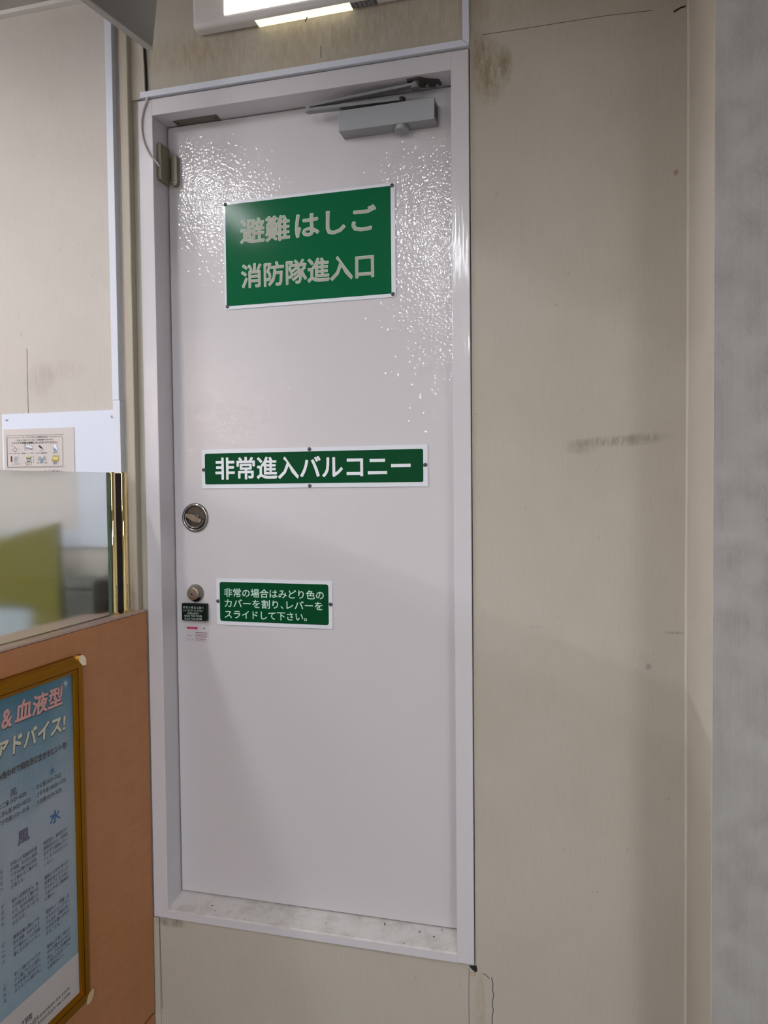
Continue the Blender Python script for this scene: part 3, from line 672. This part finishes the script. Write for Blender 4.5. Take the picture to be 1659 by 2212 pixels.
line_loop([(-1.4612, 1.5568), (-1.4612, 1.6390)], .0008, QY, LINEP, nb, 'outline', closed=False)
flat([(-1.419, 1.6315), (-1.333, 1.6315), (-1.333, 1.6362), (-1.419, 1.6362)], QY - .0001, PAPER, nb, 'heading_gap')
nl = lambda s, a, b, v, em, off=.008: lettering(s, a, b, v, em, INK, nb, depth=QY - .0002, offset=off)
nl('リサイクルできない紙類(禁忌品)', -1.4165, -1.3365, 1.6315, .0052)
nl('これらは、紙のリサイクルへの悪影響が大きいので、', -1.4342, -1.3187, 1.6245, .0050, .002)
nl('リサイクル可能な紙類には入れないでください。', -1.4457, -1.3080, 1.6172, .0060, .02)
for s, x, v in (('においやよごれがついた紙', -1.4387, 1.5920), ('感熱紙(レシート、FAX)', -1.3985, 1.5918), ('カーボン紙、宅配便複写紙など', -1.3565, 1.5915), ('圧着はがき', -1.3155, 1.5912),
                ('アルミで', -1.4345, 1.5690), ('コーティングされた紙', -1.4345, 1.5648), ('防水加工された紙', -1.3960, 1.5675), ('(紙コップ)', -1.3945, 1.5625), ('写真・写真プリント用紙', -1.3550, 1.5665), ('昇華転写紙', -1.3160, 1.5680), ('捺染紙など', -1.3160, 1.5640)):
    w = len(s) * .0027; nl(s, x - w / 2, x + w / 2, v, .0036, .004)
lettering('紙ごみ類に入れないでください', -1.4585, -1.2950, 1.5395, .0115, INK, nb, depth=QY - .0002, offset=.03)
def icon(parts):
    for k, (pts, m) in enumerate(parts): flat(pts, QY - .0002 - k * .0001, m, nb, 'picture')
def quad(x, zz, pts, s=.001): return [(x + a * s, zz + b * s) for a, b in pts]
x, zz = -1.4385, 1.6060
icon([(quad(x, zz, [(-7, -4), (4, -9), (10, -2), (0, 3)]), SILVP), (quad(x, zz, [(-6, -3), (4, -7), (9, -1), (0, 4)]), PAPER)]); line_loop(quad(x, zz, [(-9, 8), (0, 5), (4, 1), (-6, -4), (4, -9), (10, -2), (2, 3)]), .0008, QY - .0005, LINEP, nb, 'picture', closed=False)
x, zz = -1.3980, 1.6060
icon([(quad(x, zz, [(-9, -7), (-4, -6), (-4, 8), (-11, 7)]), SILVP), (quad(x, zz, [(-4, 8), (15, 4), (15, 0), (-4, 3)]), SIGNW), (quad(x, zz, [(-4, 3), (15, 0), (14, -5), (-3, -1)]), GREYL)]); line_loop(quad(x, zz, [(-11, 7), (-5, 9), (15, 4), (14, -5), (-3, -1), (-5, 8)]), .0006, QY - .0006, LINEP, nb, 'picture')
x, zz = -1.3565, 1.6050
icon([(quad(x, zz, [(-10, -4), (0, -3), (9, -4), (2, -9)]), SILVP), (quad(x, zz, [(-5, 8), (2, 3), (6, -3), (-2, 0), (-9, 4)]), INK)])
x, zz = -1.3155, 1.6050
icon([(quad(x, zz, [(-7, 8), (3, 9), (8, -7), (-3, -9)]), SIGNW), (quad(x, zz, [(-5, 2), (3, -4), (6, -8), (-3, -9)]), BLUEP)]); line_loop(quad(x, zz, [(-7, 8), (3, 9), (8, -7), (-3, -9)]), .0006, QY - .0005, GREYL, nb, 'picture')
x, zz = -1.4390, 1.5790
icon([(quad(x, zz, [(-11, -7), (-6, -7), (-6, 6), (-7.5, 8), (-9.5, 8), (-11, 6)]), MAROON), (quad(x, zz, [(-4, -6), (7, -8), (14, 5), (2, 8)]), SILVP), (quad(x, zz, [(0, -3), (5, -4), (9, 4), (3, 5)]), GREYL)])
x, zz = -1.3945, 1.5790
icon([(quad(x, zz, [(-8, 5), (6, 5), (4, -8), (-6, -8)]), CUPG), (quad(x, zz, [(-8, 5), (-5, 8), (3, 8), (6, 5), (3, 3), (-5, 3)]), CREAMP), (quad(x, zz, [(-5, -5), (3, -5), (3.5, -1), (-5.5, -1)]), SILVP)]); line_loop(quad(x, zz, [(7, 6), (15, 6), (14, -9), (8, -9)]), .0006, QY - .0006, LINEP, nb, 'picture')
x, zz = -1.3555, 1.5780
icon([(quad(x, zz, [(-14, -2), (-6, -6), (-1, 4), (-8, 7)]), GREYL), (quad(x, zz, [(3, -5), (12, -4), (11, 7), (3, 6)]), GREYL), (quad(x, zz, [(-5, -8), (3, -8), (4, 1), (-3, 1)]), BLUEP)])
x, zz = -1.3160, 1.5780
icon([(quad(x, zz, [(-11, -6), (9, -7), (12, 7), (-7, 8)]), GOLDP), (quad(x, zz, [(-8, -2), (8, -3), (10, 4), (-6, 5)]), CREAMP)])

# ------------------------------------------------------------------ lime rack with a bag behind the glass
rk = thing('bag_rack', 'lime green rack seen as a blur through the frosted glass', 'rack', (-1.5, -.085, 0))
bm = B(); extrude_poly(bm, [(-1.238, -.105, 1.421), (-1.238, -.105, 1.218), (-1.80, -.105, 1.218), (-1.80, -.105, 1.30)], Vector((0, .012, 0))); mesh('header', bm, LIME, rk)
bm = B(); box(bm, -1.316, -1.238, -.105, -.093, 0.0, 1.2185, .002); mesh('leg', bm, LIME, rk)
bm = B(); box(bm, -1.800, -1.722, -.105, -.093, 0.0, 1.2185, .002); mesh('leg', bm, LIME, rk)
bm = B(); box(bm, -1.720, -1.318, -.100, -.020, .12, 1.216, .02, 3); mesh('bag', bm, BAG, rk)

db = thing('waste_bin', 'dark grey bin seen as a blur behind the frosted glass, right of the lime rack', 'bin', (-1.19, -.05, 0))
bm = B(); box(bm, -1.232, -1.146, -.098, -.004, 0, 1.262, .008, 3); mesh('body', bm, mat('bin_grey', (.075, .075, .068), rough=.6), db)
bm = B(); box(bm, -1.234, -1.144, -.100, -.002, 1.262, 1.284, .006, 3); mesh('lid', bm, mat('bin_lid', (.10, .10, .09), rough=.6), db)

# ------------------------------------------------------------------ ceiling lights of the room and added fill lights (above and behind the view)
for i, (x0, x1, y0, y1, st, *drop) in enumerate(LAMPS):
    dz = drop[0] if drop else .024
    lt = thing('ceiling_light', LAMP_LABEL[i], 'light fixture', ((x0 + x1) / 2, (y0 + y1) / 2, CEIL - .03), group='ceiling lights of the room')
    bm = B(); e = .02
    box(bm, x0 - e, x0, y0 - e, y1 + e, CEIL - .03, CEIL - .0005); box(bm, x1, x1 + e, y0 - e, y1 + e, CEIL - .03, CEIL - .0005)
    box(bm, x0, x1, y0 - e, y0, CEIL - .03, CEIL - .0005); box(bm, x0, x1, y1, y1 + e, CEIL - .03, CEIL - .0005)
    mesh('housing', bm, LAMPH, lt)
    lm = mat('lamp_diffuser_%d' % i, (.9, .9, .9), rough=.5, emit=LAMP_COLOUR, estr=st)
    bm = B(); box(bm, x0, x1, y0, y1, CEIL - dz, CEIL - .004); mesh('diffuser', bm, lm, lt)
# a warm downlight deep in the room, mirrored in the gloss of the door
wl = thing('warm_pendant', 'warm globe lamp hanging far behind the camera', 'light fixture', (-4.5, -6.3, 2.35))
bm = B(); bmesh.ops.create_uvsphere(bm, u_segments=20, v_segments=12, radius=.28, matrix=Matrix.Translation((-4.5, -6.3, 2.34))); mesh('globe', bm, mat('warm_globe', (.9, .8, .7), emit=(1.0, .62, .42), estr=14.0), wl, True)
bm = B(); tube(bm, [(-4.5, -6.3, 2.60), (-4.5, -6.3, CEIL)], .008); mesh('stem', bm, LAMPH, wl)
